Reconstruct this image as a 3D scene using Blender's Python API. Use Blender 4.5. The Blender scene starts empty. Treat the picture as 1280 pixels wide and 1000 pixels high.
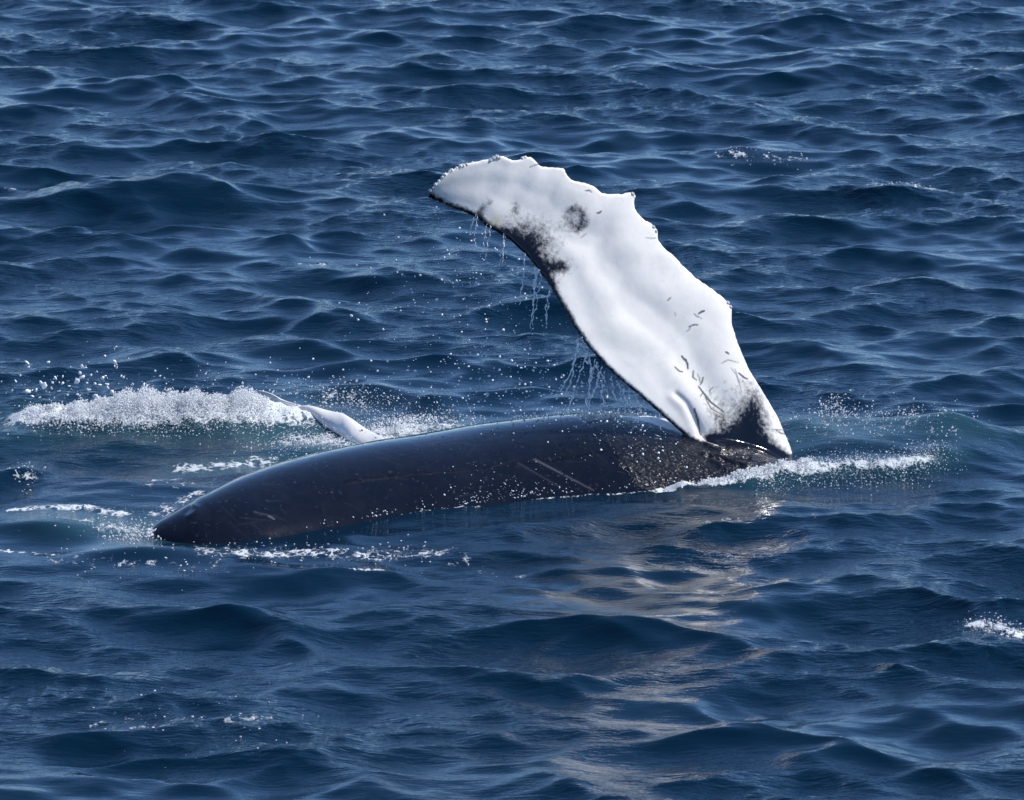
import bpy, bmesh, math
import numpy as np
from mathutils import Vector

rng = np.random.default_rng(11)
R = math.radians
scene = bpy.context.scene
col = scene.collection

# ------------------------------------------------------------------ camera
CAM = np.array([0.0, -55.0, 13.0])
FWD = np.array([0.0, 55.0, -13.0]); FWD /= np.linalg.norm(FWD)
RIGHT = np.array([1.0, 0, 0])
UP = np.cross(RIGHT, FWD)
FPX = 7910.0                       # focal length in photo pixels (1280 wide)
cd = bpy.data.cameras.new('camera')
cam = bpy.data.objects.new('camera', cd); col.objects.link(cam)
cam.location = CAM
cam.rotation_euler = Vector(FWD).to_track_quat('-Z', 'Y').to_euler()
cd.sensor_fit = 'HORIZONTAL'; cd.sensor_width = 36.0
cd.lens = 36.0 * FPX / 1280.0
cd.clip_start = 1.0; cd.clip_end = 20000
cd.dof.use_dof = True; cd.dof.focus_distance = 56.0; cd.dof.aperture_fstop = 7.1
scene.camera = cam

# ------------------------------------------------------------------ sky and sun
SUN_DIR = np.array([0.72, 0.15, 0.72]); SUN_DIR /= np.linalg.norm(SUN_DIR)
SUN_EL = math.asin(SUN_DIR[2]); SUN_AZ = math.atan2(SUN_DIR[0], SUN_DIR[1])
w = bpy.data.worlds.new('World'); scene.world = w; w.use_nodes = True
nt = w.node_tree; bg = nt.nodes['Background']
sky = nt.nodes.new('ShaderNodeTexSky'); sky.sky_type = 'NISHITA'; sky.sun_disc = False
sky.sun_elevation = SUN_EL; sky.sun_rotation = SUN_AZ
sky.air_density = 1.0; sky.dust_density = 0.0; sky.ozone_density = 6.5; sky.altitude = 3000
nt.links.new(sky.outputs[0], bg.inputs[0]); bg.inputs[1].default_value = 0.14
sd = bpy.data.lights.new('sun', 'SUN'); sd.energy = 4.4; sd.angle = R(0.53); sd.color = (1, 0.965, 0.91)
sun = bpy.data.objects.new('sun', sd); col.objects.link(sun)
sun.rotation_euler = Vector(-SUN_DIR).to_track_quat('-Z', 'Y').to_euler()
scene.view_settings.view_transform = 'Standard'; scene.view_settings.look = 'None'
scene.view_settings.gamma = 1; scene.view_settings.use_curve_mapping = False
scene.view_settings.exposure = 0.42
scene.render.engine = 'CYCLES'
scene.cycles.use_denoising = True
scene.cycles.max_bounces = 8; scene.cycles.sample_clamp_indirect = 6

# ------------------------------------------------------------------ pixel helpers (photo pixels -> directions -> points)
def rays(px, py):
    px = np.asarray(px, float); py = np.asarray(py, float)
    d = FWD * FPX + RIGHT * (px[..., None] - 640) + UP * (500 - py[..., None])
    return d
def ground(px, py, z=0.0):
    d = rays(px, py)
    t = (z - CAM[2]) / d[..., 2]
    return CAM + d * t[..., None]
def on_plane(px, py, Q, N):
    d = rays(px, py)
    t = ((Q - CAM) @ N) / (d @ N)
    return CAM + d * t[..., None]
def project(P):
    v = P - CAM
    z = v @ FWD
    return 640 + FPX * (v @ RIGHT) / z, 500 - FPX * (v @ UP) / z

# ------------------------------------------------------------------ mesh helpers
def mesh_obj(name, V, F, mat=None, parent=None, smooth=True):
    me = bpy.data.meshes.new(name)
    V = np.asarray(V, np.float32); F = np.asarray(F, np.int32)
    me.vertices.add(len(V)); me.vertices.foreach_set('co', V.ravel())
    k = F.shape[1]
    me.loops.add(F.size); me.loops.foreach_set('vertex_index', F.ravel())
    me.polygons.add(len(F))
    me.polygons.foreach_set('loop_start', np.arange(0, F.size, k, dtype=np.int32))
    me.update(calc_edges=True); me.validate()
    if smooth: me.polygons.foreach_set('use_smooth', np.ones(len(me.polygons), bool))
    o = bpy.data.objects.new(name, me); col.objects.link(o)
    if mat: me.materials.append(mat)
    if parent: o.parent = parent
    return o
def attr(o, name, vals):
    a = o.data.attributes.new(name, 'FLOAT', 'POINT')
    a.data.foreach_set('value', np.asarray(vals, np.float32))
def tag(o, label, cat=None, kind=None, group=None):
    o['label'] = label
    if cat: o['category'] = cat
    if kind: o['kind'] = kind
    if group: o['group'] = group
    return o
def grid_faces(nu, nv, wrap=False):
    i, j = np.meshgrid(np.arange(nu - 1), np.arange(nv if wrap else nv - 1), indexing='ij')
    j2 = (j + 1) % nv
    return np.stack([i * nv + j, (i + 1) * nv + j, (i + 1) * nv + j2, i * nv + j2], -1).reshape(-1, 4)
def smoothstep(a, b, x):
    t = np.clip((x - a) / (b - a), 0, 1); return t * t * (3 - 2 * t)
def seg_dist(P, A, B):
    d = B - A; t = np.clip(((P - A) @ d) / max(d @ d, 1e-9), 0, 1)
    return np.linalg.norm(P - A - t[:, None] * d, axis=1), t
def poly_dist(P, pts):
    out = np.full(len(P), 1e9)
    for A, B in zip(pts[:-1], pts[1:]):
        out = np.minimum(out, seg_dist(P, A, B)[0])
    return out
def resample(pts, n):
    pts = np.asarray(pts, float)
    s = np.r_[0, np.cumsum(np.linalg.norm(np.diff(pts, axis=0), axis=1))]; s /= s[-1]
    t = np.linspace(0, 1, n)
    return np.stack([np.interp(t, s, pts[:, k]) for k in range(pts.shape[1])], 1)
def smooth_rows(P, it):
    for _ in range(it): P[1:-1] = .25 * P[:-2] + .5 * P[1:-1] + .25 * P[2:]
    return P
def ico(sub):
    bm = bmesh.new(); bmesh.ops.create_icosphere(bm, subdivisions=sub, radius=1)
    V = np.array([v.co[:] for v in bm.verts]); F = np.array([[v.index for v in f.verts] for f in bm.faces]); bm.free()
    return V, F
ICO1, ICO2 = ico(1), ico(2)
OCTA = (np.array([(1, 0, 0), (-1, 0, 0), (0, 1, 0), (0, -1, 0), (0, 0, 1), (0, 0, -1)], float), np.array([(0, 2, 4), (2, 1, 4), (1, 3, 4), (3, 0, 4), (2, 0, 5), (1, 2, 5), (3, 1, 5), (0, 3, 5)]))
def balls(name, C, rad, mat, base=ICO1, stretch=0.25, flat=1.0):
    """one mesh of many uneven water beads"""
    V0, F0 = base; n = len(C)
    sc = rad[:, None] * (1 + stretch * rng.standard_normal((n, 3))).clip(.45, 1.9)
    V = V0[None] * sc[:, None, :]
    ang = rng.uniform(0, 6.28, n); c, s = np.cos(ang)[:, None], np.sin(ang)[:, None]
    V = np.stack([V[..., 0] * c - V[..., 2] * s, V[..., 1], V[..., 0] * s + V[..., 2] * c], -1)
    V = V * (1 + .18 * rng.standard_normal(V.shape[:2])[..., None]) * np.array([1, 1, flat]) + C[:, None, :]
    F = F0[None] + (np.arange(n) * len(V0))[:, None, None]
    return mesh_obj(name, V.reshape(-1, 3), F.reshape(-1, 3), mat)

# ------------------------------------------------------------------ node helper
class NB:
    def __init__(s, name):
        s.m = bpy.data.materials.new(name); s.m.use_nodes = True
        s.t = s.m.node_tree; s.b = s.t.nodes['Principled BSDF']; s.out = s.t.nodes['Material Output']
    def n(s, typ, **kw):
        x = s.t.nodes.new(typ)
        for k, v in kw.items():
            if k in x.inputs.keys(): x.inputs[k].default_value = v
            else: setattr(x, k, v)
        return x
    def l(s, a, b): s.t.links.new(a, b)
    def attr(s, name): return s.n('ShaderNodeAttribute', attribute_name=name).outputs['Fac']
    def math(s, op, a, b=None, c=None, clamp=False):
        x = s.n('ShaderNodeMath', operation=op, use_clamp=clamp)
        for i, v in enumerate((a, b, c)):
            if v is None: continue
            if isinstance(v, (int, float)): x.inputs[i].default_value = v
            else: s.l(v, x.inputs[i])
        return x.outputs[0]
    def noise(s, scale, detail=4, rough=.55, vec=None, dist=0):
        x = s.n('ShaderNodeTexNoise', Scale=scale, Detail=detail, Roughness=rough, Distortion=dist)
        s.l(vec if vec is not None else s.obj(), x.inputs['Vector']); return x.outputs['Fac']
    def obj(s): return s.n('ShaderNodeTexCoord').outputs['Object']
    def mapped(s, scale, rot=(0, 0, 0)):
        x = s.n('ShaderNodeMapping'); x.inputs['Scale'].default_value = scale; x.inputs['Rotation'].default_value = rot
        s.l(s.obj(), x.inputs['Vector']); return x.outputs[0]
    def ramp(s, v, a, b, smooth=True):
        x = s.n('ShaderNodeMapRange', interpolation_type='SMOOTHSTEP' if smooth else 'LINEAR')
        s.l(v, x.inputs[0]); x.inputs[1].default_value = a; x.inputs[2].default_value = b; return x.outputs[0]
    def mix(s, f, a, b):
        x = s.n('ShaderNodeMix', data_type='RGBA')
        for i, v in ((0, f), (6, a), (7, b)):
            if isinstance(v, tuple): x.inputs[i].default_value = (*v, 1)
            elif isinstance(v, (int, float)): x.inputs[i].default_value = v
            else: s.l(v, x.inputs[i])
        return x.outputs[2]
    def bump(s, h, strength, dist, prev=None):
        x = s.n('ShaderNodeBump', Strength=strength, Distance=dist); s.l(h, x.inputs['Height'])
        if prev is not None: s.l(prev, x.inputs['Normal'])
        return x.outputs[0]

# ------------------------------------------------------------------ materials
def sea_material():
    q = NB('sea_water'); b = q.b
    foam, aer = q.attr('foam'), q.attr('aerated')
    # lacy foam: the mask is eaten away by noise and cell borders
    vo = q.n('ShaderNodeTexVoronoi', Scale=11.0, feature='DISTANCE_TO_EDGE')
    wv = q.n('ShaderNodeMapping'); wv.inputs['Scale'].default_value = (1, .45, 1)
    nz = q.n('ShaderNodeTexNoise', Scale=5.0, Detail=3); q.l(q.obj(), nz.inputs['Vector'])
    mixv = q.n('ShaderNodeVectorMath', operation='MULTIPLY_ADD'); q.l(nz.outputs['Color'], mixv.inputs[0])
    mixv.inputs[1].default_value = (.35, .35, .35); q.l(q.obj(), mixv.inputs[2])
    q.l(mixv.outputs[0], wv.inputs['Vector']); q.l(wv.outputs[0], vo.inputs['Vector'])
    lace = q.ramp(vo.outputs['Distance'], .22, .02)
    n1 = q.noise(9, 6, .65, q.mapped((1, .5, 1)))
    v = q.math('ADD', q.math('MULTIPLY', foam, 1.3), q.math('ADD', q.math('MULTIPLY', lace, .22), q.math('MULTIPLY', n1, 1.25)))
    mask = q.ramp(v, 1.34, 1.62)
    mask = q.math('MULTIPLY', mask, q.ramp(foam, .03, .15))
    deep, pale, white = (0.0006, 0.0125, 0.0285), (0.035, 0.105, 0.125), (0.62, 0.66, 0.68)
    c = q.mix(aer, deep, pale); c = q.mix(mask, c, white)
    q.l(c, b.inputs['Base Color'])
    b.inputs['IOR'].default_value = 1.333
    r = q.math('MULTIPLY_ADD', mask, .5, .045); q.l(r, b.inputs['Roughness'])
    rip = q.attr('ripple')
    h1 = q.noise(7, 3, .6, q.mapped((.5, 1.5, 1), (0, 0, .16)), .5)
    h2 = q.noise(20, 3, .6, q.mapped((.45, 1.45, 1), (0, 0, -.12)), .4)
    h3 = q.noise(60, 3, .6)
    st = q.math('MULTIPLY', rip, 1.0)
    h = q.math('ADD', q.math('MULTIPLY', h1, .015), q.math('MULTIPLY', h2, .008))
    h = q.math('MULTIPLY', h, st)
    h = q.math('ADD', h, q.math('MULTIPLY', h3, q.math('MULTIPLY', q.math('ADD', mask, aer), .012)))
    q.l(q.bump(h, 1.0, 1.0), b.inputs['Normal'])
    return q.m
def whale_material():
    q = NB('whale_skin'); b = q.b
    pig, yel, lit = q.attr('pigment'), q.attr('algae'), q.attr('film')
    lit = q.ramp(q.math('ADD', lit, q.math('MULTIPLY', q.math('SUBTRACT', q.noise(8, 5, .6), .5), .9)), .35, .62)
    fine = q.noise(26, 6, .68); med = q.noise(7, 5, .6)
    v = q.math('ADD', pig, q.math('MULTIPLY', q.math('SUBTRACT', fine, .5), 1.5))
    v = q.math('ADD', v, q.math('MULTIPLY', q.math('SUBTRACT', med, .5), .45))
    d = q.ramp(v, .15, 1.05)
    d = q.math('MULTIPLY', d, q.ramp(pig, .02, .16))
    d = q.math('MAXIMUM', d, q.ramp(pig, 1.08, 1.22)); d = q.math('MAXIMUM', d, q.math('MULTIPLY', q.ramp(q.attr('scar'), .1, .7), .85))
    cloud = q.noise(3.2, 5, .6); speck = q.noise(48, 5, .7, q.mapped((1, 1, .45), (0, .6, 0)))
    white = q.mix(q.ramp(cloud, .35, .75), (.80, .76, .705), (.66, .635, .60))
    white = q.mix(q.math('MULTIPLY', q.ramp(speck, .56, .76), .45), white, (.40, .40, .42))
    white = q.mix(yel, white, (.50, .46, .27))
    dark = q.mix(q.ramp(med, .4, .75), (.0040, .0055, .0115), (.0075, .0085, .0145))
    dark = q.mix(q.math('MULTIPLY', q.attr('pale'), .8), dark, (.17, .17, .185))
    q.l(q.mix(d, white, dark), b.inputs['Base Color'])
    b.inputs['IOR'].default_value = 1.35
    rr = q.math('MULTIPLY_ADD', q.math('SUBTRACT', 1.0, d), .23, .065)
    rr = q.math('MULTIPLY_ADD', lit, .26, rr)
    q.l(rr, b.inputs['Roughness'])
    b.inputs['Coat Weight'].default_value = .2; b.inputs['Coat Roughness'].default_value = .08; b.inputs['Coat IOR'].default_value = 1.33
    # skin relief; 'film' marks skin out of the smooth sheet of water: beaded and wrinkled
    h = q.math('MULTIPLY', q.noise(6, 3, .5), .004)
    wr = q.noise(15, 3, .5, q.mapped((.7, 1.9, .8), (.2, .3, .9)), 1.2)
    vo = q.n('ShaderNodeTexVoronoi', Scale=30.0); q.l(q.obj(), vo.inputs['Vector'])
    h = q.math('ADD', h, q.math('MULTIPLY', q.math('MULTIPLY', wr, lit), .021))
    h = q.math('ADD', h, q.math('MULTIPLY', q.math('MULTIPLY', vo.outputs['Distance'], lit), .004))
    q.l(q.bump(h, .8, 1.0), b.inputs['Normal'])
    return q.m
def foam_material(name, c=(.94, .955, .97), tr=0.0, rough=.3):
    q = NB(name); b = q.b
    n = q.noise(16, 3)
    q.l(q.mix(q.ramp(n, .3, .75), c, tuple(x * .92 for x in c)), b.inputs['Base Color'])
    b.inputs['Roughness'].default_value = rough; b.inputs['IOR'].default_value = 1.333
    b.inputs['Transmission Weight'].default_value = tr
    if tr == 0:                                            # froth lets light through
        tl = q.n('ShaderNodeBsdfTranslucent'); tl.inputs['Color'].default_value = (*c, 1)
        mx = q.n('ShaderNodeMixShader', Fac=.45); q.l(b.outputs[0], mx.inputs[1]); q.l(tl.outputs[0], mx.inputs[2]); q.l(mx.outputs[0], q.out.inputs['Surface'])
    return q.m
def barnacle_material():
    q = NB('barnacle_shell')
    q.l(q.mix(q.ramp(q.noise(60, 4), .4, .7), (.74, .72, .66), (.42, .40, .36)), q.b.inputs['Base Color'])
    q.b.inputs['Roughness'].default_value = .5
    return q.m
M_SEA, M_WHALE = sea_material(), whale_material()
M_FOAM, M_DROP = foam_material('white_foam'), foam_material('water_drop', (.95, .97, .98), .12, .08)  # drops get a white base in place of the glints on clear water
M_BARN = barnacle_material()

# ------------------------------------------------------------------ whale: body sections
YAW = R(20)
AX = np.array([math.cos(YAW), math.sin(YAW), 0]); FR = np.array([math.sin(YAW), -math.cos(YAW), 0])
WATERLINE = np.array([(189, 672), (200, 677.5), (250, 681), (310, 677), (360, 668), (420, 657), (500, 645), (620, 629), (740, 618), (850, 609), (950, 600), (1010, 591), (1080, 586), (1180, 580), (1330, 570)])
SILH = np.array([(185, 672), (188, 663), (196, 652.5), (225, 636), (250, 622), (300, 597), (350, 578), (400, 565), (480, 547), (560, 536), (620, 527), (680, 520), (740, 517), (800, 518), (860, 527), (910, 543), (950, 563), (985, 586), (1020, 606), (1100, 640), (1200, 670), (1330, 700)])
P0 = ground(190, 671)
wl = ground(WATERLINE[:, 0], WATERLINE[:, 1])
wl_s = (wl - P0) @ AX; wl_f = (wl - P0) @ FR
S = np.r_[np.linspace(0.0, .5, 16)[:-1], np.linspace(.5, 8.6, 90)]
near = np.interp(S, wl_s, wl_f); near = smooth_rows(near.copy(), 4)
RAD = np.interp(S, [0, .04, .2, .5, 1.0, 2.0, 3.2, 4.5, 6.5, 8.6], [.14, .25, .42, .58, .77, 1.0, 1.2, 1.3, 1.3, 1.2])
TH = np.linspace(0, 2 * np.pi, 96, endpoint=False)
H = np.full(len(S), .2); H[0] = .0
def sections(H):
    zc = H - RAD
    W = 1.12 * RAD * np.sqrt(np.clip(1 - (zc / RAD) ** 2, .02, 1))
    cf = near - W                                          # lateral place of the axis
    y = cf[:, None] + 1.12 * RAD[:, None] * np.cos(TH); z = zc[:, None] + RAD[:, None] * np.sin(TH)
    return P0 + S[:, None, None] * AX + y[..., None] * FR + z[..., None] * np.array([0, 0, 1.0])
for _ in range(25):
    P = sections(H)
    X, Y = project(P.reshape(-1, 3)); X = X.reshape(P.shape[:2]); Y = Y.reshape(P.shape[:2])
    k = Y.argmin(1); ii = np.arange(len(S))
    tgt = np.interp(X[ii, k], SILH[:, 0], SILH[:, 1])
    H = np.clip(H + .6 * (Y[ii, k] - tgt) / (140 * .97), -.9, 1.2)
    H = smooth_rows(H, 1)
P = sections(H)
# faint lengthwise rolls so that the flank is not a lathe form
ang = TH[None, :]
cen = P.mean(1, keepdims=True)
P = cen + (P - cen) * (1 + .006 * np.sin(S[:, None] * 2.1 + 3 * ang) + .004 * np.sin(S[:, None] * 5.3 - 2 * ang + 1))[..., None]
ns, nth = P.shape[:2]
bodyV = np.r_[P.reshape(-1, 3), [P[0].mean(0) - .03 * AX], [P[-1].mean(0) + .5 * AX]]
bodyF = [tuple(f) for f in grid_faces(ns, nth, True)]
for j in range(nth):
    j2 = (j + 1) % nth
    bodyF.append((ns * nth, j, j2)); bodyF.append((ns * nth + 1, (ns - 1) * nth + j2, (ns - 1) * nth + j))

# ------------------------------------------------------------------ whale: raised flipper
LEAN = R(23); FYAW = R(29)
FRF = np.array([math.sin(FYAW), -math.cos(FYAW), 0])                  # the blade stands turned a little further than the flank
FN = FRF * math.cos(LEAN) + np.array([0, 0, 1.0]) * math.sin(LEAN)      # outward normal of the flipper's broad face
FQ = ground(965, 592) - FR * .42
LE = [(972, 665), (988, 622), (994, 588), (985, 560), (968, 522), (948, 490), (930, 462), (916, 430), (908, 406), (908.5, 388), (900, 377), (885, 365), (862, 350), (846, 335), (833, 322), (821, 312), (814, 303), (814, 291), (806, 283), (795, 277), (787, 268), (784, 258), (786.5, 248), (779, 243.5), (768, 246), (755, 246), (743, 245), (733, 236), (722, 232), (706, 229), (700, 222), (697, 214), (685, 212), (668, 212), (662, 205), (657, 200), (648, 199), (640, 203.5), (632, 203.5), (622, 198.5), (612, 197.5), (604, 202), (590, 204), (578, 207), (567, 210.5), (556, 216), (547, 223), (540, 231), (534.5, 239)]
TE = [(930, 650), (898, 600), (874, 568), (850, 546), (825, 525), (800, 503), (775, 483), (750, 460), (729, 436), (713, 412), (698, 384), (683, 357), (669, 336), (655, 318), (640, 303), (625, 292), (612, 285), (599, 273), (585, 265), (570, 259), (555, 252), (543, 247), (536, 243), (534.5, 240)]
NSP, NCH = 420, 60
le = resample(LE, NSP); te = resample(TE, NSP)
L3 = on_plane(le[:, 0], le[:, 1], FQ, FN); T3 = on_plane(te[:, 0], te[:, 1], FQ, FN)
chord = np.linalg.norm(L3 - T3, axis=1)
t = np.linspace(0, 1, NSP)
thick = np.interp(t, [0, .08, .2, .45, .8, 1], [.36, .34, .27, .19, .12, .035]) 
x = .5 - .5 * np.cos(np.linspace(0, np.pi, NCH))                     # 0 leading edge .. 1 trailing edge
prof = 5 * (.2969 * np.sqrt(x) - .126 * x - .3516 * x**2 + .2843 * x**3 - .1036 * x**4) * .85
mid = L3[:, None] * (1 - x[None, :, None]) + T3[:, None] * x[None, :, None]
half = np.maximum(thick[:, None] * prof * .5, .017 * np.sqrt(np.minimum(1, 30 * x * (1 - x) + .12))[None]) * np.minimum(1, chord / .12)[:, None]
# broad hollow along the blade, finger-bone ridges, slight twist and bow
tt, xx = np.meshgrid(t, x, indexing='ij')
relief = -.036 * np.exp(-((xx - .40 - .10 * np.sin(3 * tt)) / .15) ** 2) * smoothstep(.12, .35, tt) * smoothstep(1.0, .75, tt)
relief += .012 * np.exp(-((xx - .68) / .12) ** 2) * smoothstep(.15, .3, tt) * smoothstep(.95, .6, tt)
relief += .006 * np.sin(17 * tt + 9 * xx + 2 * np.sin(7 * xx)) * smoothstep(.05, .3, xx) * smoothstep(1, .75, xx)
relief += .003 * np.sin(41 * tt - 13 * xx + 3 * np.sin(11 * tt))* smoothstep(.05, .3, xx) * smoothstep(1, .75, xx)
bow = .10 * np.sin(np.pi * tt) - .16 * (xx - .5) * smoothstep(.25, 1, tt)
relief = np.maximum(relief * (thick[:, None] / .25).clip(.3, 1), -1.0 * np.maximum(half - .012, 0))
front = mid + FN * (bow + half + relief)[..., None]
back = mid + FN * (bow - half)[..., None]
ring = np.concatenate([front, back[:, ::-1]], 1)
nr = ring.shape[1]
off = len(bodyV)
flipV = np.r_[ring.reshape(-1, 3), [ring[0].mean(0)], [ring[-1].mean(0)]]
flipF = [tuple(f + off) for f in grid_faces(NSP, nr, True)[:, ::-1]]
for j in range(nr):
    j2 = (j + 1) % nr
    flipF.append((off + NSP * nr, off + j2, off + j)); flipF.append((off + NSP * nr + 1, off + (NSP - 1) * nr + j, off + (NSP - 1) * nr + j2))

me = bpy.data.meshes.new('raw'); me.from_pydata(np.r_[bodyV, flipV].tolist(), [], bodyF + flipF)
bm = bmesh.new(); bm.from_mesh(me); bmesh.ops.triangulate(bm, faces=[f for f in bm.faces if len(f.verts) > 4])
bmesh.ops.recalc_face_normals(bm, faces=bm.faces); bm.to_mesh(me); bm.free()
tmp = bpy.data.objects.new('raw', me); col.objects.link(tmp)
md = tmp.modifiers.new('fuse', 'REMESH'); md.mode = 'VOXEL'; md.voxel_size = .0145; md.adaptivity = 0
md = tmp.modifiers.new('soft', 'SMOOTH'); md.factor = .5; md.iterations = 4
dg = bpy.context.evaluated_depsgraph_get()
me2 = bpy.data.meshes.new_from_object(tmp.evaluated_get(dg))
bpy.data.objects.remove(tmp); bpy.data.meshes.remove(me)
me2.name = 'humpback_whale'
whale = bpy.data.objects.new('humpback_whale', me2); col.objects.link(whale)
me2.materials.clear(); me2.materials.append(M_WHALE)
me2.polygons.foreach_set('use_smooth', np.ones(len(me2.polygons), bool))
nv = len(me2.vertices)
V = np.empty(nv * 3, np.float32); me2.vertices.foreach_get('co', V); V = V.reshape(-1, 3).astype(float)
E = np.empty(len(me2.edges) * 2, np.int32); me2.edges.foreach_get('vertices', E); E = E.reshape(-1, 2)
deg = np.bincount(E.ravel(), minlength=nv).astype(float)
def lap(A):
    out = np.empty_like(A)
    for k in range(A.shape[1]):
        out[:, k] = np.bincount(E[:, 0], A[E[:, 1], k], nv) + np.bincount(E[:, 1], A[E[:, 0], k], nv)
    return out / deg[:, None] - A
# soften the join between flipper and flank
def fl_px(A):                                             # a point dropped onto the blade's plane, in drawing units
    pp = A - ((A - FQ) @ FN)[:, None] * FN
    return np.stack(project(pp), 1)
def px2(p): return np.asarray(p, float)
fp = fl_px(V)
join = np.exp(-(poly_dist(fp, px2([(872, 566), (915, 588), (955, 590)])) / 20) ** 2)
for _ in range(60): V += .55 * join[:, None] * lap(V)
for _ in range(3): V += .4 * lap(V)
# distance along/outside the blade tells flipper from flank
inF = np.zeros(nv)
poly = np.r_[px2(LE), px2(TE)[::-1]]
def inside(P, poly):
    r = np.zeros(len(P), bool); j = len(poly) - 1
    for i in range(len(poly)):
        a, b = poly[i], poly[j]
        c = ((a[1] > P[:, 1]) != (b[1] > P[:, 1])) & (P[:, 0] < (b[0] - a[0]) * (P[:, 1] - a[1]) / (b[1] - a[1] + 1e-12) + a[0])
        r ^= c; j = i
    return r
dpoly = poly_dist(fp, poly)
dN = (V - FQ) @ FN
grown = inside(fp, poly) | (dpoly < 3)
me2.vertices.foreach_set('co', V.astype(np.float32).ravel()); me2.update()
NRM = np.empty(nv * 3, np.float32); me2.vertex_normals.foreach_get('vector', NRM); NRM = NRM.reshape(-1, 3).astype(float)
isF = grown & (fp[:, 1] < 590) & (np.abs(dN) < .45)
# the flank seen through the blade's outline lies behind it: its normal looks up, and it sits below the root line
root_y = np.interp(fp[:, 0], [850, 872, 900, 930, 960, 985, 1040], [548, 566, 561, 565, 575, 580, 580])
isF &= fp[:, 1] < root_y + 2
blur = np.zeros((nv, 1)); blur[:, 0] = isF
for _ in range(3): blur += .5 * lap(blur)
flip = np.clip(blur[:, 0], 0, 1)

def blob(P, cx, cy, rx, ry, rot=0):
    a = R(rot); dx, dy = P[:, 0] - cx, P[:, 1] - cy
    u = (dx * math.cos(a) + dy * math.sin(a)) / rx; v = (-dx * math.sin(a) + dy * math.cos(a)) / ry
    return np.exp(-(u * u + v * v))
te_d = poly_dist(fp, px2(TE))
pig = 1.1 * smoothstep(1.5, 0, te_d / np.interp(fp[:, 0], [530, 545, 600, 640, 700, 760, 875], [9, 7, 6.5, 7, 6, 5, 5.5]))  # dark rear margin: skin pigment with the edge's shadow painted in
pig = np.maximum(pig, 1.1 * np.exp(-(poly_dist(fp, px2([(622, 291), (650, 314), (668, 336), (684, 358)])) / 8) ** 2))
pig += .62 * blob(fp, 660, 318, 40, 20, 48) + .75 * blob(fp, 694, 336, 15, 9, 10) + .55 * blob(fp, 668, 300, 32, 26) + .25 * blob(fp, 640, 285, 24, 18)
ringd = np.abs(np.hypot(fp[:, 0] - 709, fp[:, 1] - 278) - 13)
pig += .7 * np.exp(-(ringd / 7) ** 2) * smoothstep(-16, 6, (fp[:, 0] - 709) - .6 * (fp[:, 1] - 278)) + .4 * blob(fp, 708, 281, 12, 12)
pig += .75 * blob(fp, 602, 263, 6, 11, 25) + .5 * blob(fp, 611, 253, 4, 5) + .5 * blob(fp, 641, 262, 6, 9)
pig += 1.02 * blob(fp, 928, 545, 26, 28, 20) + 1.0 * blob(fp, 905, 556, 30, 12, 12) + 1.0 * blob(fp, 955, 570, 26, 17, 25) + 1.05 * blob(fp, 983, 581, 15, 8, 40) + .5 * blob(fp, 935, 512, 14, 22) + .5 * blob(fp, 893, 530, 10, 22, -40)
scr = np.zeros(nv)
for (a, b_) in [((836, 462), (846, 468)), ((845, 448), (852, 456)), ((850, 452), (853, 464)), ((860, 466), (864, 478)), ((865, 470), (868, 480)), ((872, 475), (868, 484)), ((866, 486), (898, 518)), ((874, 500), (903, 525)), ((884, 487), (881, 497)), ((893, 458), (915, 457)), ((905, 464), (914, 482)), ((910, 465), (918, 494)), ((915, 470), (926, 477)), ((858, 396), (868, 402)), ((864, 396), (871, 393)), ((835, 394), (836, 399)), ((852, 412), (864, 410)), ((850, 418), (855, 412)), ((825, 380), (829, 376)), ((956, 540), (984, 552)), ((962, 540), (978, 545)), ((797, 302), (811, 302)), ((779, 247), (785, 254)), ((806, 286), (811, 292)), ((737, 271), (742, 269)), ((654, 213), (667, 211)), ((684, 213), (690, 213)), ((722, 243), (730, 245)), ((899, 378), (907, 388)), ((868, 499), (872, 494)), ((888, 524), (900, 532)), ((860, 514), (868, 536)), ((868, 536), (876, 552)), ((898, 444), (902, 446)), ((720, 300), (726, 295))]:
    mp = (px2(a) + px2(b_)) / 2 + rng.normal(0, .12, 2) * np.linalg.norm(px2(b_) - px2(a)); d1, t1 = seg_dist(fp, px2(a), mp); d2, t2 = seg_dist(fp, mp, px2(b_)); dd = np.minimum(d1, d2); tq = np.where(d1 < d2, t1 * .5, .5 + t2 * .5); tq = np.abs(tq - .45) * 1.8; scr = np.maximum(scr, (.45 + .5 * rng.random()) * np.exp(-(dd / (1.5 - .5 * tq)) ** 2))
pig += 1.1 * np.exp(-(poly_dist(fp, px2([(884, 553), (905, 560), (932, 563), (960, 575), (985, 587)])) / 8) ** 2)
pig += .35 * blob(fp, 924, 500, 30, 38) + .3 * blob(fp, 885, 505, 16, 26, -40)
algae = .8 * blob(fp, 618, 279, 9, 10)
pigment = np.clip(np.where(flip > .5, pig, 1.2), 0, 1.25)
back_face = (NRM @ FN < -.25) & (flip > .5)
pigment = np.where(back_face, np.maximum(pigment, .45), pigment)

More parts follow.
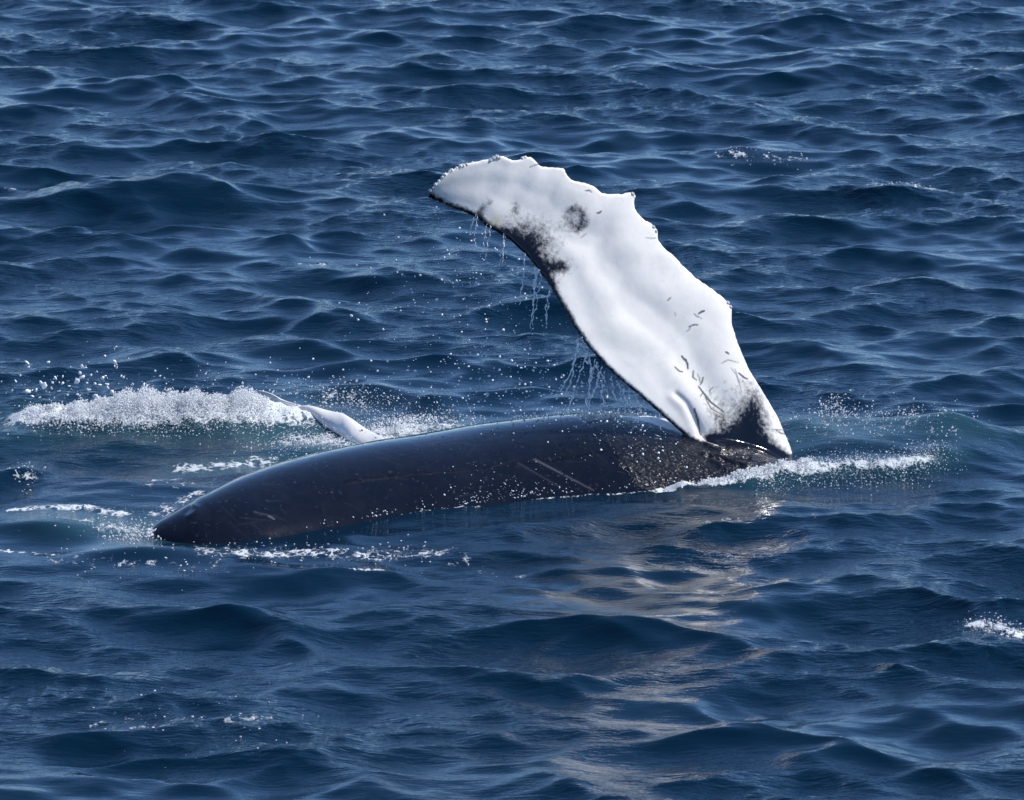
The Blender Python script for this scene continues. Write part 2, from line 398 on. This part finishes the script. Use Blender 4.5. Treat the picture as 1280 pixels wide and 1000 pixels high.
# armpit fold, skin folds and scratches, as relief
disp = np.zeros(nv)
fold = px2([(838, 496), (850, 507), (860, 524), (868, 540), (878, 556), (890, 566)])
disp -= .015 * np.exp(-(poly_dist(fp, fold) / 3.5) ** 2) * (NRM @ FN > 0) + 0
disp += .010 * np.exp(-(poly_dist(fp, fold + np.array([-7, 3])) / 6) ** 2) * (NRM @ FN > 0)
bx, by = project(V); bp = np.stack([bx, by], 1)
vis = (NRM @ (CAM - np.array([0, 0, 0])) > 0) & (V[:, 2] > -.1)
FOLD = .6
for pts, amp, wd in [([(880, 556), (905, 562), (932, 563)], .030, 3.0), ([(878, 566), (905, 572), (935, 582)], .030, 3.0), ([(890, 575), (915, 585), (945, 596)], .028, 3.0), ([(900, 584), (920, 592), (940, 602)], .022, 2.6), ([(938, 590), (960, 578)], .02, 2.5), ([(905, 567), (935, 573)], -.03, 2.5), ([(885, 570), (925, 583)], -.022, 2.5), ([(722, 536), (740, 526), (790, 520)], .004, 1.6), ([(790, 534), (808, 528)], .004, 1.6),
                     ([(236, 646), (244, 641), (247, 635), (241, 632)], .016, 3.0), ([(238, 634), (232, 640)], -.012, 3.0)]:
    d3 = poly_dist(bp, px2(pts))
    disp += FOLD * amp * np.exp(-(d3 / wd) ** 2) * vis
V += NRM * disp[:, None]
me2.vertices.foreach_set('co', V.astype(np.float32).ravel()); me2.update()
edge = px2([(700, 500), (728, 522), (752, 545), (768, 570), (790, 600), (812, 622)])
side = bp[:, 0] - np.interp(bp[:, 1], edge[:, 1], edge[:, 0])
film = smoothstep(-22, 26, side) * (flip < .5)
pale = np.zeros(nv)
marks = [((668, 574), (742, 613), .6), ((648, 579), (700, 609), .2), ((318, 640), (340, 645), .25), ((336, 645), (343, 649), .8), ((722, 536), (788, 521), .5), ((790, 534), (809, 527), .5)]
for _ in range(46):
    a_ = np.array([rng.uniform(260, 860), 0]); a_[1] = np.interp(a_[0], SILH[:, 0], SILH[:, 1]) + rng.uniform(12, 95)
    l_ = rng.uniform(5, 40); an = rng.normal(.35, .5); marks.append((a_, a_ + l_ * np.array([math.cos(an), math.sin(an)]), rng.uniform(.015, .07)))
for a_, b_, w_ in marks:
    d_, t_ = seg_dist(bp, px2(a_), px2(b_)); pale = np.maximum(pale, w_ * np.exp(-(d_ / (1.1 - .5 * t_)) ** 2) * vis * (flip < .3))
attr(whale, 'pale', pale); attr(whale, 'pigment', pigment); attr(whale, 'algae', algae); attr(whale, 'film', film); attr(whale, 'scar', np.where((flip > .5) & (NRM @ FN > 0), scr, 0))
tag(whale, 'dark humpback whale rolling at the surface with one tall white knobbly flipper raised', 'whale')

# barnacles along the flipper's leading edge
bm = bmesh.new()
prof_b = [(.0, 1.0), (.35, 1.0), (.42, 1.25), (.6, 1.15), (.85, .55), (1.0, -.25)]
rings = []
for r_, z_ in prof_b:
    rings.append([bm.verts.new((r_ * math.cos(a), r_ * math.sin(a), z_ * .8 - (.5 if r_ == 0 else 0))) for a in np.linspace(0, 2 * np.pi, 9)[:-1]] if r_ else [bm.verts.new((0, 0, .45))])
for a, b_ in zip(rings[:-1], rings[1:]):
    for j in range(8):
        j2 = (j + 1) % 8
        if len(a) == 1: bm.faces.new((a[0], b_[j], b_[j2]))
        else: bm.faces.new((a[j], b_[j], b_[j2], a[j2]))
bmesh.ops.recalc_face_normals(bm, faces=bm.faces)
bme = bpy.data.meshes.new('barnacle'); bm.to_mesh(bme); bm.free(); bme.materials.append(M_BARN)
for (x_, y_, r_) in [(534, 236, 2.2), (536, 232, 1.6), (539.5, 231, 2.6), (542, 226, 2.0), (547, 222, 2.2), (550, 219, 2.8), (555, 215, 1.8), (558.5, 214.5, 2.6), (564, 211, 2.0), (569, 209.5, 2.6), (573, 208, 2.6), (577, 207.5, 2.2), (584, 205.5, 2.0), (606, 204, 2.4), (609, 201, 2.6), (613, 198.5, 3.0), (617, 200, 2.4), (645, 199.5, 2.4), (649, 199, 2.6), (807, 287, 2.4), (811, 292, 2.2), (902, 381, 2.8), (905, 386, 2.6), (781, 246, 2.8)]:
    c = on_plane(x_, y_, FQ, FN)
    k = np.argmin(np.linalg.norm(fl_px(V) - np.array([x_, y_ + 1]), axis=1) + 40 * (NRM @ FN < -.1) + 1e3 * (flip < .5))
    o = bpy.data.objects.new('barnacle', bme); col.objects.link(o); o.parent = whale
    nn = NRM[k] + np.array([0, -.2, .3])
    o.location = V[k] - NRM[k] * .004
    o.rotation_euler = Vector(nn).to_track_quat('Z', 'Y').to_euler(); s_ = r_ / 140 * 1.05; o.scale = (s_, s_, s_ * .8)

# ------------------------------------------------------------------ the other flipper, low in the churned water
up = resample([(322, 489), (345, 497), (375, 507), (400, 511.5), (414, 514), (430, 519), (438, 524), (452, 532), (466, 540), (480, 549), (500, 562)], 90)
lo = resample([(324, 494), (350, 508), (380, 519), (404, 532), (414, 537), (425, 543), (440, 554), (455, 562), (475, 574), (490, 582), (505, 592)], 90)
zz = np.linspace(0, 1, 90)
U3 = ground(up[:, 0], up[:, 1], 0) * 0; Lw = ground(lo[:, 0], lo[:, 1], .0)
mid_px = (up + lo) / 2
for i in range(90):
    U3[i] = ground(up[i, 0], up[i, 1], .075)
ux = np.linspace(0, 1, 22)
cross = U3 - Lw
nrm = np.cross(np.gradient(U3, axis=0), cross); nrm /= np.linalg.norm(nrm, axis=1)[:, None]
nrm *= np.sign(nrm[:, 2])[:, None]
th2 = (.035 + .075 * np.sin(np.pi * np.clip(zz * .9 + .05, 0, 1)))[:, None] * np.sqrt(np.clip(ux * (1 - ux) * 4, 0, 1))[None] * .5
base2 = Lw[:, None] * (1 - ux)[None, :, None] + U3[:, None] * ux[None, :, None]
base2 += nrm[:, None] * (.012 * np.sin(zz * 23)[:, None] * ux[None] * np.ones((90, 1)))[..., None]
tp = base2 + nrm[:, None] * th2[..., None]; bt = base2 - nrm[:, None] * th2[..., None]
rg = np.concatenate([tp, bt[:, ::-1]], 1); m2 = rg.shape[1]
F2 = [tuple(f) for f in grid_faces(90, m2, True)]
V2 = np.r_[rg.reshape(-1, 3), [rg[0].mean(0)], [rg[-1].mean(0)]]
for j in range(m2):
    j2 = (j + 1) % m2
    F2.append((90 * m2, j, j2)); F2.append((90 * m2 + 1, 89 * m2 + j2, 89 * m2 + j))
fm = bpy.data.meshes.new('whale_flipper'); fm.from_pydata(V2.tolist(), [], F2)
bm = bmesh.new(); bm.from_mesh(fm); bmesh.ops.recalc_face_normals(bm, faces=bm.faces); bm.to_mesh(fm); bm.free()
fm.materials.append(M_WHALE); fm.polygons.foreach_set('use_smooth', np.ones(len(fm.polygons), bool))
low_flip = bpy.data.objects.new('whale_flipper', fm); col.objects.link(low_flip)
n2 = len(V2); q_ = np.stack(project(V2), 1); p2 = np.zeros(n2)
for cx, cy in [(420, 526), (430, 530), (445, 537), (456, 541), (437, 545)]: p2 += .5 * blob(q_, cx, cy, 1.8, 1.2)
attr(low_flip, 'pale', np.zeros(n2)); attr(low_flip, 'pigment', p2); attr(low_flip, 'algae', np.zeros(n2)); attr(low_flip, 'film', np.zeros(n2)); attr(low_flip, 'scar', np.zeros(n2))
tag(low_flip, 'low white flipper blade breaking the surface through churned foam behind the dark back', 'flipper')

# ------------------------------------------------------------------ sea
NT, LT = 2048, 44.0
def ocean(seed, lmin, lmax, slope, th0, spread_iso, boost):
    r = np.random.default_rng(seed)
    k1 = 2 * np.pi * np.fft.fftfreq(NT, LT / NT)
    kx, ky = np.meshgrid(k1, k1, indexing='ij'); k = np.hypot(kx, ky); k[0, 0] = 1
    cs = (kx * math.cos(th0) + ky * math.sin(th0)) / k
    D = cs ** 2 * (1 - spread_iso) + spread_iso
    kp, km = 2 * np.pi / lmax, 2 * np.pi / lmin
    A = np.sqrt(k ** -4.0 * D * np.exp(-(kp / k) ** 4) * np.exp(-(k / km) ** 4) * (1 + boost * (kp / k) ** 1.5))
    A[0, 0] = 0
    h = A * (r.standard_normal((NT, NT)) + 1j * r.standard_normal((NT, NT)))
    hz = np.fft.ifft2(h).real
    sx = np.fft.ifft2(1j * kx * h).real; sy = np.fft.ifft2(1j * ky * h).real
    f = slope / math.sqrt((sx ** 2 + sy ** 2).mean())
    dx = np.fft.ifft2(1j * kx / k * h).real; dy = np.fft.ifft2(1j * ky / k * h).real
    return [a * f for a in (hz, dx, dy)]
low = ocean(5, .30, 2.2, .205, R(82), .10, .3)
high = ocean(8, .11, .30, .085, R(84), .20, 0)
env_ = ocean(21, 1.5, 6.0, 1.0, R(70), .6, 0)[0]; env_ = np.clip(.8 + .5 * env_ / env_.std(), .15, 2.0)
def sample(A, x, y):
    u = (x / LT * NT) % NT; v = (y / LT * NT) % NT
    i = np.floor(u).astype(int); j = np.floor(v).astype(int); fu, fv = u - i, v - j
    i %= NT; j %= NT; i2, j2 = (i + 1) % NT, (j + 1) % NT
    return A[i, j] * (1 - fu) * (1 - fv) + A[i2, j] * fu * (1 - fv) + A[i, j2] * (1 - fu) * fv + A[i2, j2] * fu * fv
def axis(a, b, step, reach=5000, g=1.13):
    c = np.arange(a, b + step, step); e = []; s = step; p = 0
    while p < reach: s *= g; p += s; e.append(p)
    e = np.array(e); return np.r_[a - e[::-1], c, c[-1] + e]
gx, gy = axis(-7.2, 7.2, .028), axis(-13.6, 22.8, .041)
GX, GY = np.meshgrid(gx, gy, indexing='ij'); x_ = GX.ravel(); y_ = GY.ravel()
spx = np.abs(np.gradient(gx))[:, None] + 0 * GX; spy = np.abs(np.gradient(gy))[None] + 0 * GX
sp = np.maximum(spx, spy).ravel()
G2 = np.stack([x_, y_], 1)
fine = (x_ > -7.4) & (x_ < 7.4) & (y_ > -14) & (y_ < 23.5)
# calmer slick and shelter next to the animal
ax_pts = np.array([(P0 + s * AX + f * FR)[:2] for s, f in [(0, -.2), (1, -.5), (2.5, -.9), (4.5, -1.1), (5.8, -1.0)]])
dw = np.full(len(x_), 9.0); dw[fine] = poly_dist(G2[fine], ax_pts)
calm = smoothstep(.9, 2.7, dw)
lw2 = np.array([gpx_ for gpx_ in ((Lw + U3) / 2)[::6, :2]]); db = np.full(len(x_), 9.0); db[fine] = poly_dist(G2[fine], lw2); calm *= smoothstep(.1, .9, db)
lowf = (.28 + .72 * calm) * np.clip(.5 / sp, 0, 1); highf = (.25 + .75 * calm) * np.clip(.06 / sp, 0, 1)
env = sample(env_, x_, y_)
z = sample(low[0], x_, y_) * lowf + sample(high[0], x_, y_) * highf * env
dx = 1.25 * sample(low[1], x_, y_) * lowf + .8 * sample(high[1], x_, y_) * highf * env
dy = 1.25 * sample(low[2], x_, y_) * lowf + .8 * sample(high[2], x_, y_) * highf * env
# single waves that the photograph shows
def gpx(px, py): return ground(px, py)[:2]
for (px, py, wpx, h, sg) in [(190, 252, 135, .26, .55), (1110, 240, 75, .17, .38), (955, 202, 62, .12, .3), (1060, 88, 80, .17, .5), (1255, 97, 45, .14, .4), (375, 24, 35, .12, .4), (130, 308, 60, .08, .3), (1245, 812, 80, .14, .35), (200, 915, 170, .10, .4), (260, 778, 70, .06, .3), (690, 850, 80, .06, .3), (880, 975, 110, .07, .35), (480, 690, 80, .05, .25), (430, 190, 60, .08, .35), (60, 660, 50, .1, .3), (30, 590, 25, .12, .25), (180, 690, 70, .06, .25), (600, 440, 60, .05, .3)]:
    c = gpx(px, py); sx = wpx / 140 * np.linalg.norm(np.r_[c, 0] - CAM) / 56.5
    m = fine.nonzero()[0]
    xr = (x_[m] - c[0]); yr = (y_[m] - c[1]) - .12 * np.sin(xr * 2.3 + px) * sx
    g = np.exp(-(xr / sx) ** 2) * np.exp(-(yr / np.where(yr < 0, sg * .75, sg * 1.5)) ** 2)
    h *= .7; z[m] += h * g - h * .35 * np.exp(-(xr / sx) ** 2) * np.exp(-((yr + sg * 1.9) / sg) ** 2); dy[m] -= .5 * h * g
# water heaped up by the animal
def mound(pts, wd, h, px=True):
    m = fine.nonzero()[0]
    g = np.array([gpx(*p) for p in pts]); d = poly_dist(G2[m], g); e = np.exp(-(d / wd) ** 2); z[m] += h * e
SPL = [(45, 528), (110, 532), (180, 532), (250, 530), (300, 527), (335, 524)]
WAKE = [(940, 603), (1000, 595), (1060, 591), (1110, 592), (1155, 588), (1180, 578)]
SPL_FOAM = SPL + [(385, 522), (410, 528)]
mound(SPL, .33, .14); mound([(180, 530), (290, 528)], .35, .07)
mound(WAKE, .20, .06)
mound([(1060, 566), (1130, 560), (1210, 556)], .55, .13)
mound([(1000, 545), (1050, 540), (1120, 543), (1170, 548)], .35, .12)
mound([(860, 612), (940, 603), (1000, 592), (1015, 588)], .13, .05)
# foam and aerated water
foam = np.zeros(len(x_)); aer = np.zeros(len(x_)); m = fine.nonzero()[0]
def paint(A, pts, wd, s):
    g = np.array([gpx(*p) for p in pts]); d = poly_dist(G2[m], g); A[m] = np.maximum(A[m], s * np.exp(-(d / wd) ** 2))
paint(foam, SPL, .36, 1.0); paint(foam, [(200, 528), (360, 522)], .5, .8); paint(foam, SPL_FOAM, .2, .55); paint(aer, SPL, .8, .45)
paint(foam, WAKE[:5], .16, .66); paint(foam, [(830, 612), (900, 607), (950, 601), (1000, 592)], .13, .9); paint(aer, WAKE, .25, .35)
paint(foam, [(1000, 560), (1060, 555), (1130, 553), (1180, 556)], .5, .36); paint(aer, [(1000, 560), (1060, 555), (1130, 553), (1200, 552)], .45, .35)
paint(foam, [(20, 636), (60, 634), (110, 634), (150, 640)], .16, .62); paint(foam, [(90, 650), (140, 648)], .3, .42)
paint(foam, [(110, 655), (150, 660), (188, 668)], .35, .5); paint(aer, [(110, 652), (150, 658), (190, 666)], .45, .5)
paint(foam, [(0, 686), (40, 688), (70, 692)], .1, .55); 
paint(foam, [(255, 692), (340, 694), (430, 692), (540, 692)], .32, .50); paint(foam, [(450, 716), (475, 716)], .1, .6); paint(foam, [(560, 700), (640, 716)], .3, .36)
paint(foam, [(60, 700), (160, 706), (260, 712)], .35, .40)
paint(foam, [(230, 585), (280, 582), (320, 578)], .28, .58); paint(foam, [(290, 581), (335, 576)], .13, .62); paint(foam, [(200, 605), (270, 600)], .35, .45); paint(aer, [(250, 585), (330, 578)], .4, .5)
paint(foam, [(200, 640), (240, 620)], .3, .48)
paint(foam, [(380, 545), (440, 556), (500, 545), (560, 535)], .35, .6); paint(aer, [(360, 540), (440, 556), (540, 540)], .6, .6)
paint(foam, [(470, 540), (520, 535)], .2, .8)
paint(foam, [(400, 497), (450, 496)], .2, .42)
paint(foam, [(380, 650), (440, 648), (520, 640), (600, 630)], .08, .72); paint(foam, [(640, 626), (740, 619), (830, 611)], .06, .55)
paint(foam, [(940, 632), (1010, 622)], .2, .42); paint(foam, [(1010, 650), (1080, 640)], .2, .38); paint(foam, [(850, 655), (940, 652)], .12, .42)
paint(foam, [(1215, 785), (1275, 795)], .14, .62); paint(foam, [(1095, 238), (1160, 242)], .2, .52); paint(foam, [(905, 198), (1010, 200)], .16, .46); paint(foam, [(205, 222), (235, 224)], .12, .6)  # splashing crests: the white foam also stands in for their glitter
paint(foam, [(130, 905), (350, 908)], .4, .40); paint(foam, [(600, 135), (650, 138)], .15, .42); paint(foam, [(30, 595), (45, 600)], .2, .5)
paint(foam, [(0, 235), (50, 233)], .15, .42); paint(foam, [(380, 328), (410, 328)], .12, .46)
lump = rng.standard_normal(GX.shape)
for _ in range(2): lump = (lump + np.roll(lump, 1, 0) + np.roll(lump, -1, 0) + np.roll(lump, 1, 1) + np.roll(lump, -1, 1)) / 3.2
z += .022 * lump.ravel() * smoothstep(.45, .9, foam)
V3 = np.stack([x_ + dx, y_ + dy, z], 1)
sea = mesh_obj('sea', V3, grid_faces(len(gx), len(gy)), M_SEA)
attr(sea, 'foam', foam); attr(sea, 'aerated', np.clip(aer, 0, 1)); attr(sea, 'ripple', np.clip(env, .3, 1.6) * (.35 + .65 * calm))
tag(sea, 'dark blue choppy open sea', None, 'structure')
gxl, gyl = gx, gy
Zg = V3[:, 2].reshape(len(gx), len(gy))
def sea_z(P):
    i = np.clip(np.searchsorted(gxl, P[:, 0]), 0, len(gxl) - 1); j = np.clip(np.searchsorted(gyl, P[:, 1]), 0, len(gyl) - 1)
    return Zg[i, j]

# ------------------------------------------------------------------ foam, spray and drops
def along(pts, n, jx=0, jy=0):
    p = resample(pts, 400); k = rng.integers(0, 400, n)
    g = ground(p[k, 0], p[k, 1]); g[:, 0] += rng.normal(0, jx, n); g[:, 1] += rng.normal(0, jy, n); return g
def radii(n, lo_, hi_, pw=2.2): return lo_ + (hi_ - lo_) * rng.random(n) ** pw
# breaking wash on the left
g = along(SPL, 52000, .07, .18); hmax = np.interp(project(g)[0], [10, 45, 110, 180, 260, 310, 345, 420], [.02, .06, .11, .17, .17, .12, .03, .02])
hmax = hmax * (.75 + .3 * np.sin(g[:, 0] * 9) * np.sin(g[:, 0] * 3.7 + 1) + .15 * np.sin(g[:, 0] * 31)); g[:, 2] = sea_z(g) - .01 + hmax * rng.random(len(g)) ** 1.8 * np.exp(-(rng.normal(0, .4, len(g))) ** 2)
hmax = hmax * .9; r = radii(len(g), .0016, .009, 3.0)
big = along([(60, 505), (100, 505), (150, 505)], 70, .25, .2); big[:, 2] = .10 + np.abs(rng.normal(0, .17, 70)); rb = radii(70, .004, .018, 1.8)
sm = along([(30, 515), (120, 510), (420, 500)], 320, .3, .35); sm[:, 2] = .08 + np.abs(rng.normal(0, .09, 320)); rs = radii(320, .003, .011)
tag(balls('breaking_foam', np.r_[g, sm], np.r_[r, rs], M_FOAM, OCTA), 'long white breaking splash beside the low white flipper', 'foam', 'stuff')
tag(balls('splash_blobs', big, rb, M_DROP, ICO2, .45), 'loose blobs of water thrown up above the left end of the long splash', 'droplets', 'stuff')
# wake wash on the right of the raised flipper
g = along(WAKE, 5000, .10, .18); g[:, 2] = sea_z(g) - .004 + .035 * rng.random(len(g)) ** 2; r = radii(len(g), .0015, .008, 3.0)
g2 = along([(870, 609), (950, 602), (1000, 593), (1012, 590)], 2400, .03, .05); g2[:, 2] = sea_z(g2) + .03 * rng.random(len(g2)); r2 = radii(len(g2), .003, .011)
g3 = along([(1000, 552), (1050, 545), (1120, 548), (1180, 552)], 550, .2, .45); g3[:, 2] = sea_z(g3) + .03 + .09 * rng.random(len(g3)) ** 2; r3 = radii(len(g3), .003, .012)
g4 = along([(1035, 540), (1055, 538)], 260, .08, .1); g4[:, 2] = sea_z(g4) + .20 * rng.random(len(g4)) ** 1.5; r4 = radii(len(g4), .003, .011)
tag(balls('wake_foam', np.r_[g, g2, g3, g4], .8 * np.r_[r, r2, r3, r4], M_FOAM, OCTA), 'white foam and bubbles washing past the base of the raised flipper', 'foam', 'stuff')
# foam behind the back
g = along([(350, 560), (400, 548), (440, 545), (480, 535), (560, 525)], 2600, .25, .4); g[:, 2] = sea_z(g) + .05 * rng.random(len(g)); r = radii(len(g), .003, .012)
g2 = along([(400, 500), (440, 500), (480, 505)], 500, .2, .2); g2[:, 2] = sea_z(g2) + .08 * rng.random(len(g2)); r2 = radii(len(g2), .003, .012)
g3 = along([(470, 541), (530, 533)], 700, .1, .12); g3[:, 2] = sea_z(g3) + .06 * rng.random(len(g3)); r3 = radii(len(g3), .004, .014)
tag(balls('churned_foam', np.r_[g, g2, g3], .75 * np.r_[r, r2, r3], M_FOAM, OCTA), 'bubbling foam between the dark back and the low white flipper', 'foam', 'stuff')
# foam at the left tip and flecks in front
g = along([(150, 664), (185, 670)], 420, .12, .2); g[:, 2] = sea_z(g) + .03 * rng.random(len(g)) ** 2; r = radii(len(g), .002, .009)
g1 = along([(188, 668), (191, 671)], 40, .02, .05); g1[:, 2] = sea_z(g1) + .05 * rng.random(40); r1 = radii(40, .01, .025)
tag(balls('tip_foam', np.r_[g, g1], np.r_[r, r1], M_FOAM), 'small patch of foam at the tapered end of the dark back', 'foam', 'stuff')
g = np.r_[along([(260, 692), (340, 694), (430, 692), (545, 692)], 200, .1, .22), along([(90, 702), (230, 708)], 60, .2, .3), along([(140, 905), (350, 910)], 70, .15, .45), along([(1212, 786), (1278, 794)], 420, .05, .12), along([(1092, 236), (1165, 242)], 150, .06, .2), along([(905, 197), (1010, 200)], 90, .06, .15), along([(200, 222), (240, 224)], 80, .06, .12), along([(20, 594), (45, 600)], 60, .05, .2), along([(80, 660), (180, 655)], 90, .2, .4), along([(380, 648), (600, 630)], 260, .05, .06)]  # flecks on the far crests double as painted glitter
g[:, 2] = sea_z(g) + .002 + .012 * rng.random(len(g)) ** 3; r = radii(len(g), .002, .011, 2.5)
tag(balls('foam_flecks', g, r, M_FOAM, flat=.5), 'scattered white foam flecks on the dark wave faces, some standing in for crest glitter', 'foam', 'stuff')
# beads of water on the skin
def on_skin(cond, n):
    k = rng.choice(cond.nonzero()[0], n); return V[k]
c1 = vis & (flip < .2) & (V[:, 2] > .02)
d_wl = np.interp(bp[:, 0], WATERLINE[:, 0], WATERLINE[:, 1]) - bp[:, 1]
sel = c1 & (d_wl < 55) & (d_wl > 2) & (bp[:, 0] > 520) & (bp[:, 0] < 800) & (rng.random(nv) < np.exp(-d_wl / 18) * np.exp(-((bp[:, 0] - 620) / 90) ** 2))
a1 = on_skin(sel, 170); q1 = radii(170, .002, .0075, 2.8)
sel = c1 & (side > -14) & (d_wl > 0) & (rng.random(nv) < np.exp(-np.abs(side) / 22))
a2 = on_skin(sel, 30); q2 = radii(30, .002, .006)
sel = c1 & (bp[:, 1] < np.interp(bp[:, 0], SILH[:, 0], SILH[:, 1]) + 5) & (bp[:, 0] > 640) & (bp[:, 0] < 830)
a3 = on_skin(sel, 300); a3 = a3 + np.abs(rng.normal(0, .025, (300, 1))) * np.array([0, 0, 1.0]); q3 = radii(300, .002, .007)
sel = c1 & (d_wl < 14) & (d_wl > -3) & (bp[:, 0] > 380) & (bp[:, 0] < 1000) & (rng.random(nv) < np.exp(-np.abs(d_wl) / 4) * (.5 + .5 * np.sin(bp[:, 0] * .07) * np.sin(bp[:, 0] * .031)) ** 2)
a4 = on_skin(sel, 300); q4 = radii(300, .002, .007)
tag(balls('water_beads', np.r_[a1, a2, a3, a4], np.r_[q1, q2, q3, q4], M_DROP), 'bright beads of water on the wet dark back', 'droplets', 'stuff')
# drops falling from the flipper
te3 = on_plane(te[:, 0], te[:, 1], FQ, FN) + FN * .02
def falling(n):
    out = []
    while len(out) < n:
        k = rng.integers(60, NSP - 8); p = te3[k].copy(); zb = .15 if te[k, 0] > 600 else -.0
        p[2] -= (p[2] - zb) * rng.random() ** .8
        p += np.array([-abs(rng.normal(0, .55)) * min(1, (te3[k][2] - p[2]) * 1.2 + .1), rng.normal(0, .25), 0]); out.append(p)
    return np.array(out)
g = falling(1300); r = .0028 + .0085 * rng.random(1300) ** 3
cl = []; 
for _ in range(34):
    k = rng.integers(120, NSP - 20); p = te3[k].copy(); p[2] -= rng.uniform(.1, .9) * p[2]; p[0] -= abs(rng.normal(0, .35))
    nn = rng.integers(4, 12); cl.append(p + rng.normal(0, 1, (nn, 3)) * np.array([.03, .03, .11]))
cl = np.concatenate(cl); cr = .0025 + .006 * rng.random(len(cl)) ** 2
tag(balls('falling_drops', np.r_[g, cl], np.r_[r, cr], M_DROP, ICO2, .12), 'bright water drops falling from the rear edge of the raised flipper', 'droplets', 'stuff')
# strings of water still hanging from the edge
TV, TF = [], []
def tube(pts, rad):
    n = len(pts); base = sum(len(v) for v in TV); a = np.linspace(0, 2 * np.pi, 7)[:-1]
    ringv = pts[:, None, :] + rad[:, None, None] * np.stack([np.cos(a), np.sin(a), 0 * a], 1)[None]
    TV.append(ringv.reshape(-1, 3)); TF.append(grid_faces(n, 6, True) + base)
beads = []
def strand(px, length, drift=0., wob=.012, rad=.005):
    k = np.argmin(np.abs(te[:, 0] - px)); n = 26; s = np.linspace(0, 1, n)
    p = te3[k] + np.stack([drift * s + np.cumsum(rng.normal(0, wob, n)) * .45, rng.normal(0, .004, n), .012 - length * s], 1)
    rr = rad * (.45 + .55 * np.abs(np.sin(s * rng.uniform(9, 17) + rng.uniform(0, 6)))) * (1 - .45 * s)
    rr *= np.exp(rng.normal(0, .35, n)); gap = rng.random(n) < .22; rr[gap] *= .12
    tube(p, rr)
    for b_ in range(rng.integers(3, 8)):
        u = rng.random() ** .5 * 1.35; beads.append(te3[k] + np.array([drift * u + rng.normal(0, .02), rng.normal(0, .02), -length * u]))
for px in (594, 596, 608, 610, 628, 631): strand(px, rng.uniform(.08, .34), -.03, .008, .0048)
for px in (656, 668, 670, 672, 675, 686, 688): strand(px, rng.uniform(.12, .55), -.05, .013, .0066)
for px, l_, d_ in [(722, .5, -.08), (726, .42, -.12), (733, .55, -.14), (737, .45, .03), (742, .52, -.12), (750, .42, -.1), (756, .40, -.03), (764, .36, .05), (770, .30, .04), (776, .28, .05), (786, .22, .03), (792, .18, .0), (800, .14, .02), (728, .3, .08), (745, .3, .1)]: strand(px, l_, d_, .014, .0105)
st = mesh_obj('water_strings', np.concatenate(TV), np.concatenate(TF), M_DROP)
tag(st, 'thin strings of water dripping off the rear edge of the raised flipper', 'water', 'stuff')
beads = np.array(beads)
low_c = np.array([te3[np.argmin(np.abs(te[:, 0] - p))] + np.array([rng.normal(0, .05), rng.normal(0, .05), -abs(rng.normal(0, .22))]) for p in rng.uniform(715, 822, 260)])
low_c[:, 2] = np.maximum(low_c[:, 2], .3)
tag(balls('drip_beads', np.r_[beads, low_c], radii(len(beads) + 260, .002, .007), M_DROP), 'spatter of drops where the dripping water meets the dark back', 'droplets', 'stuff')
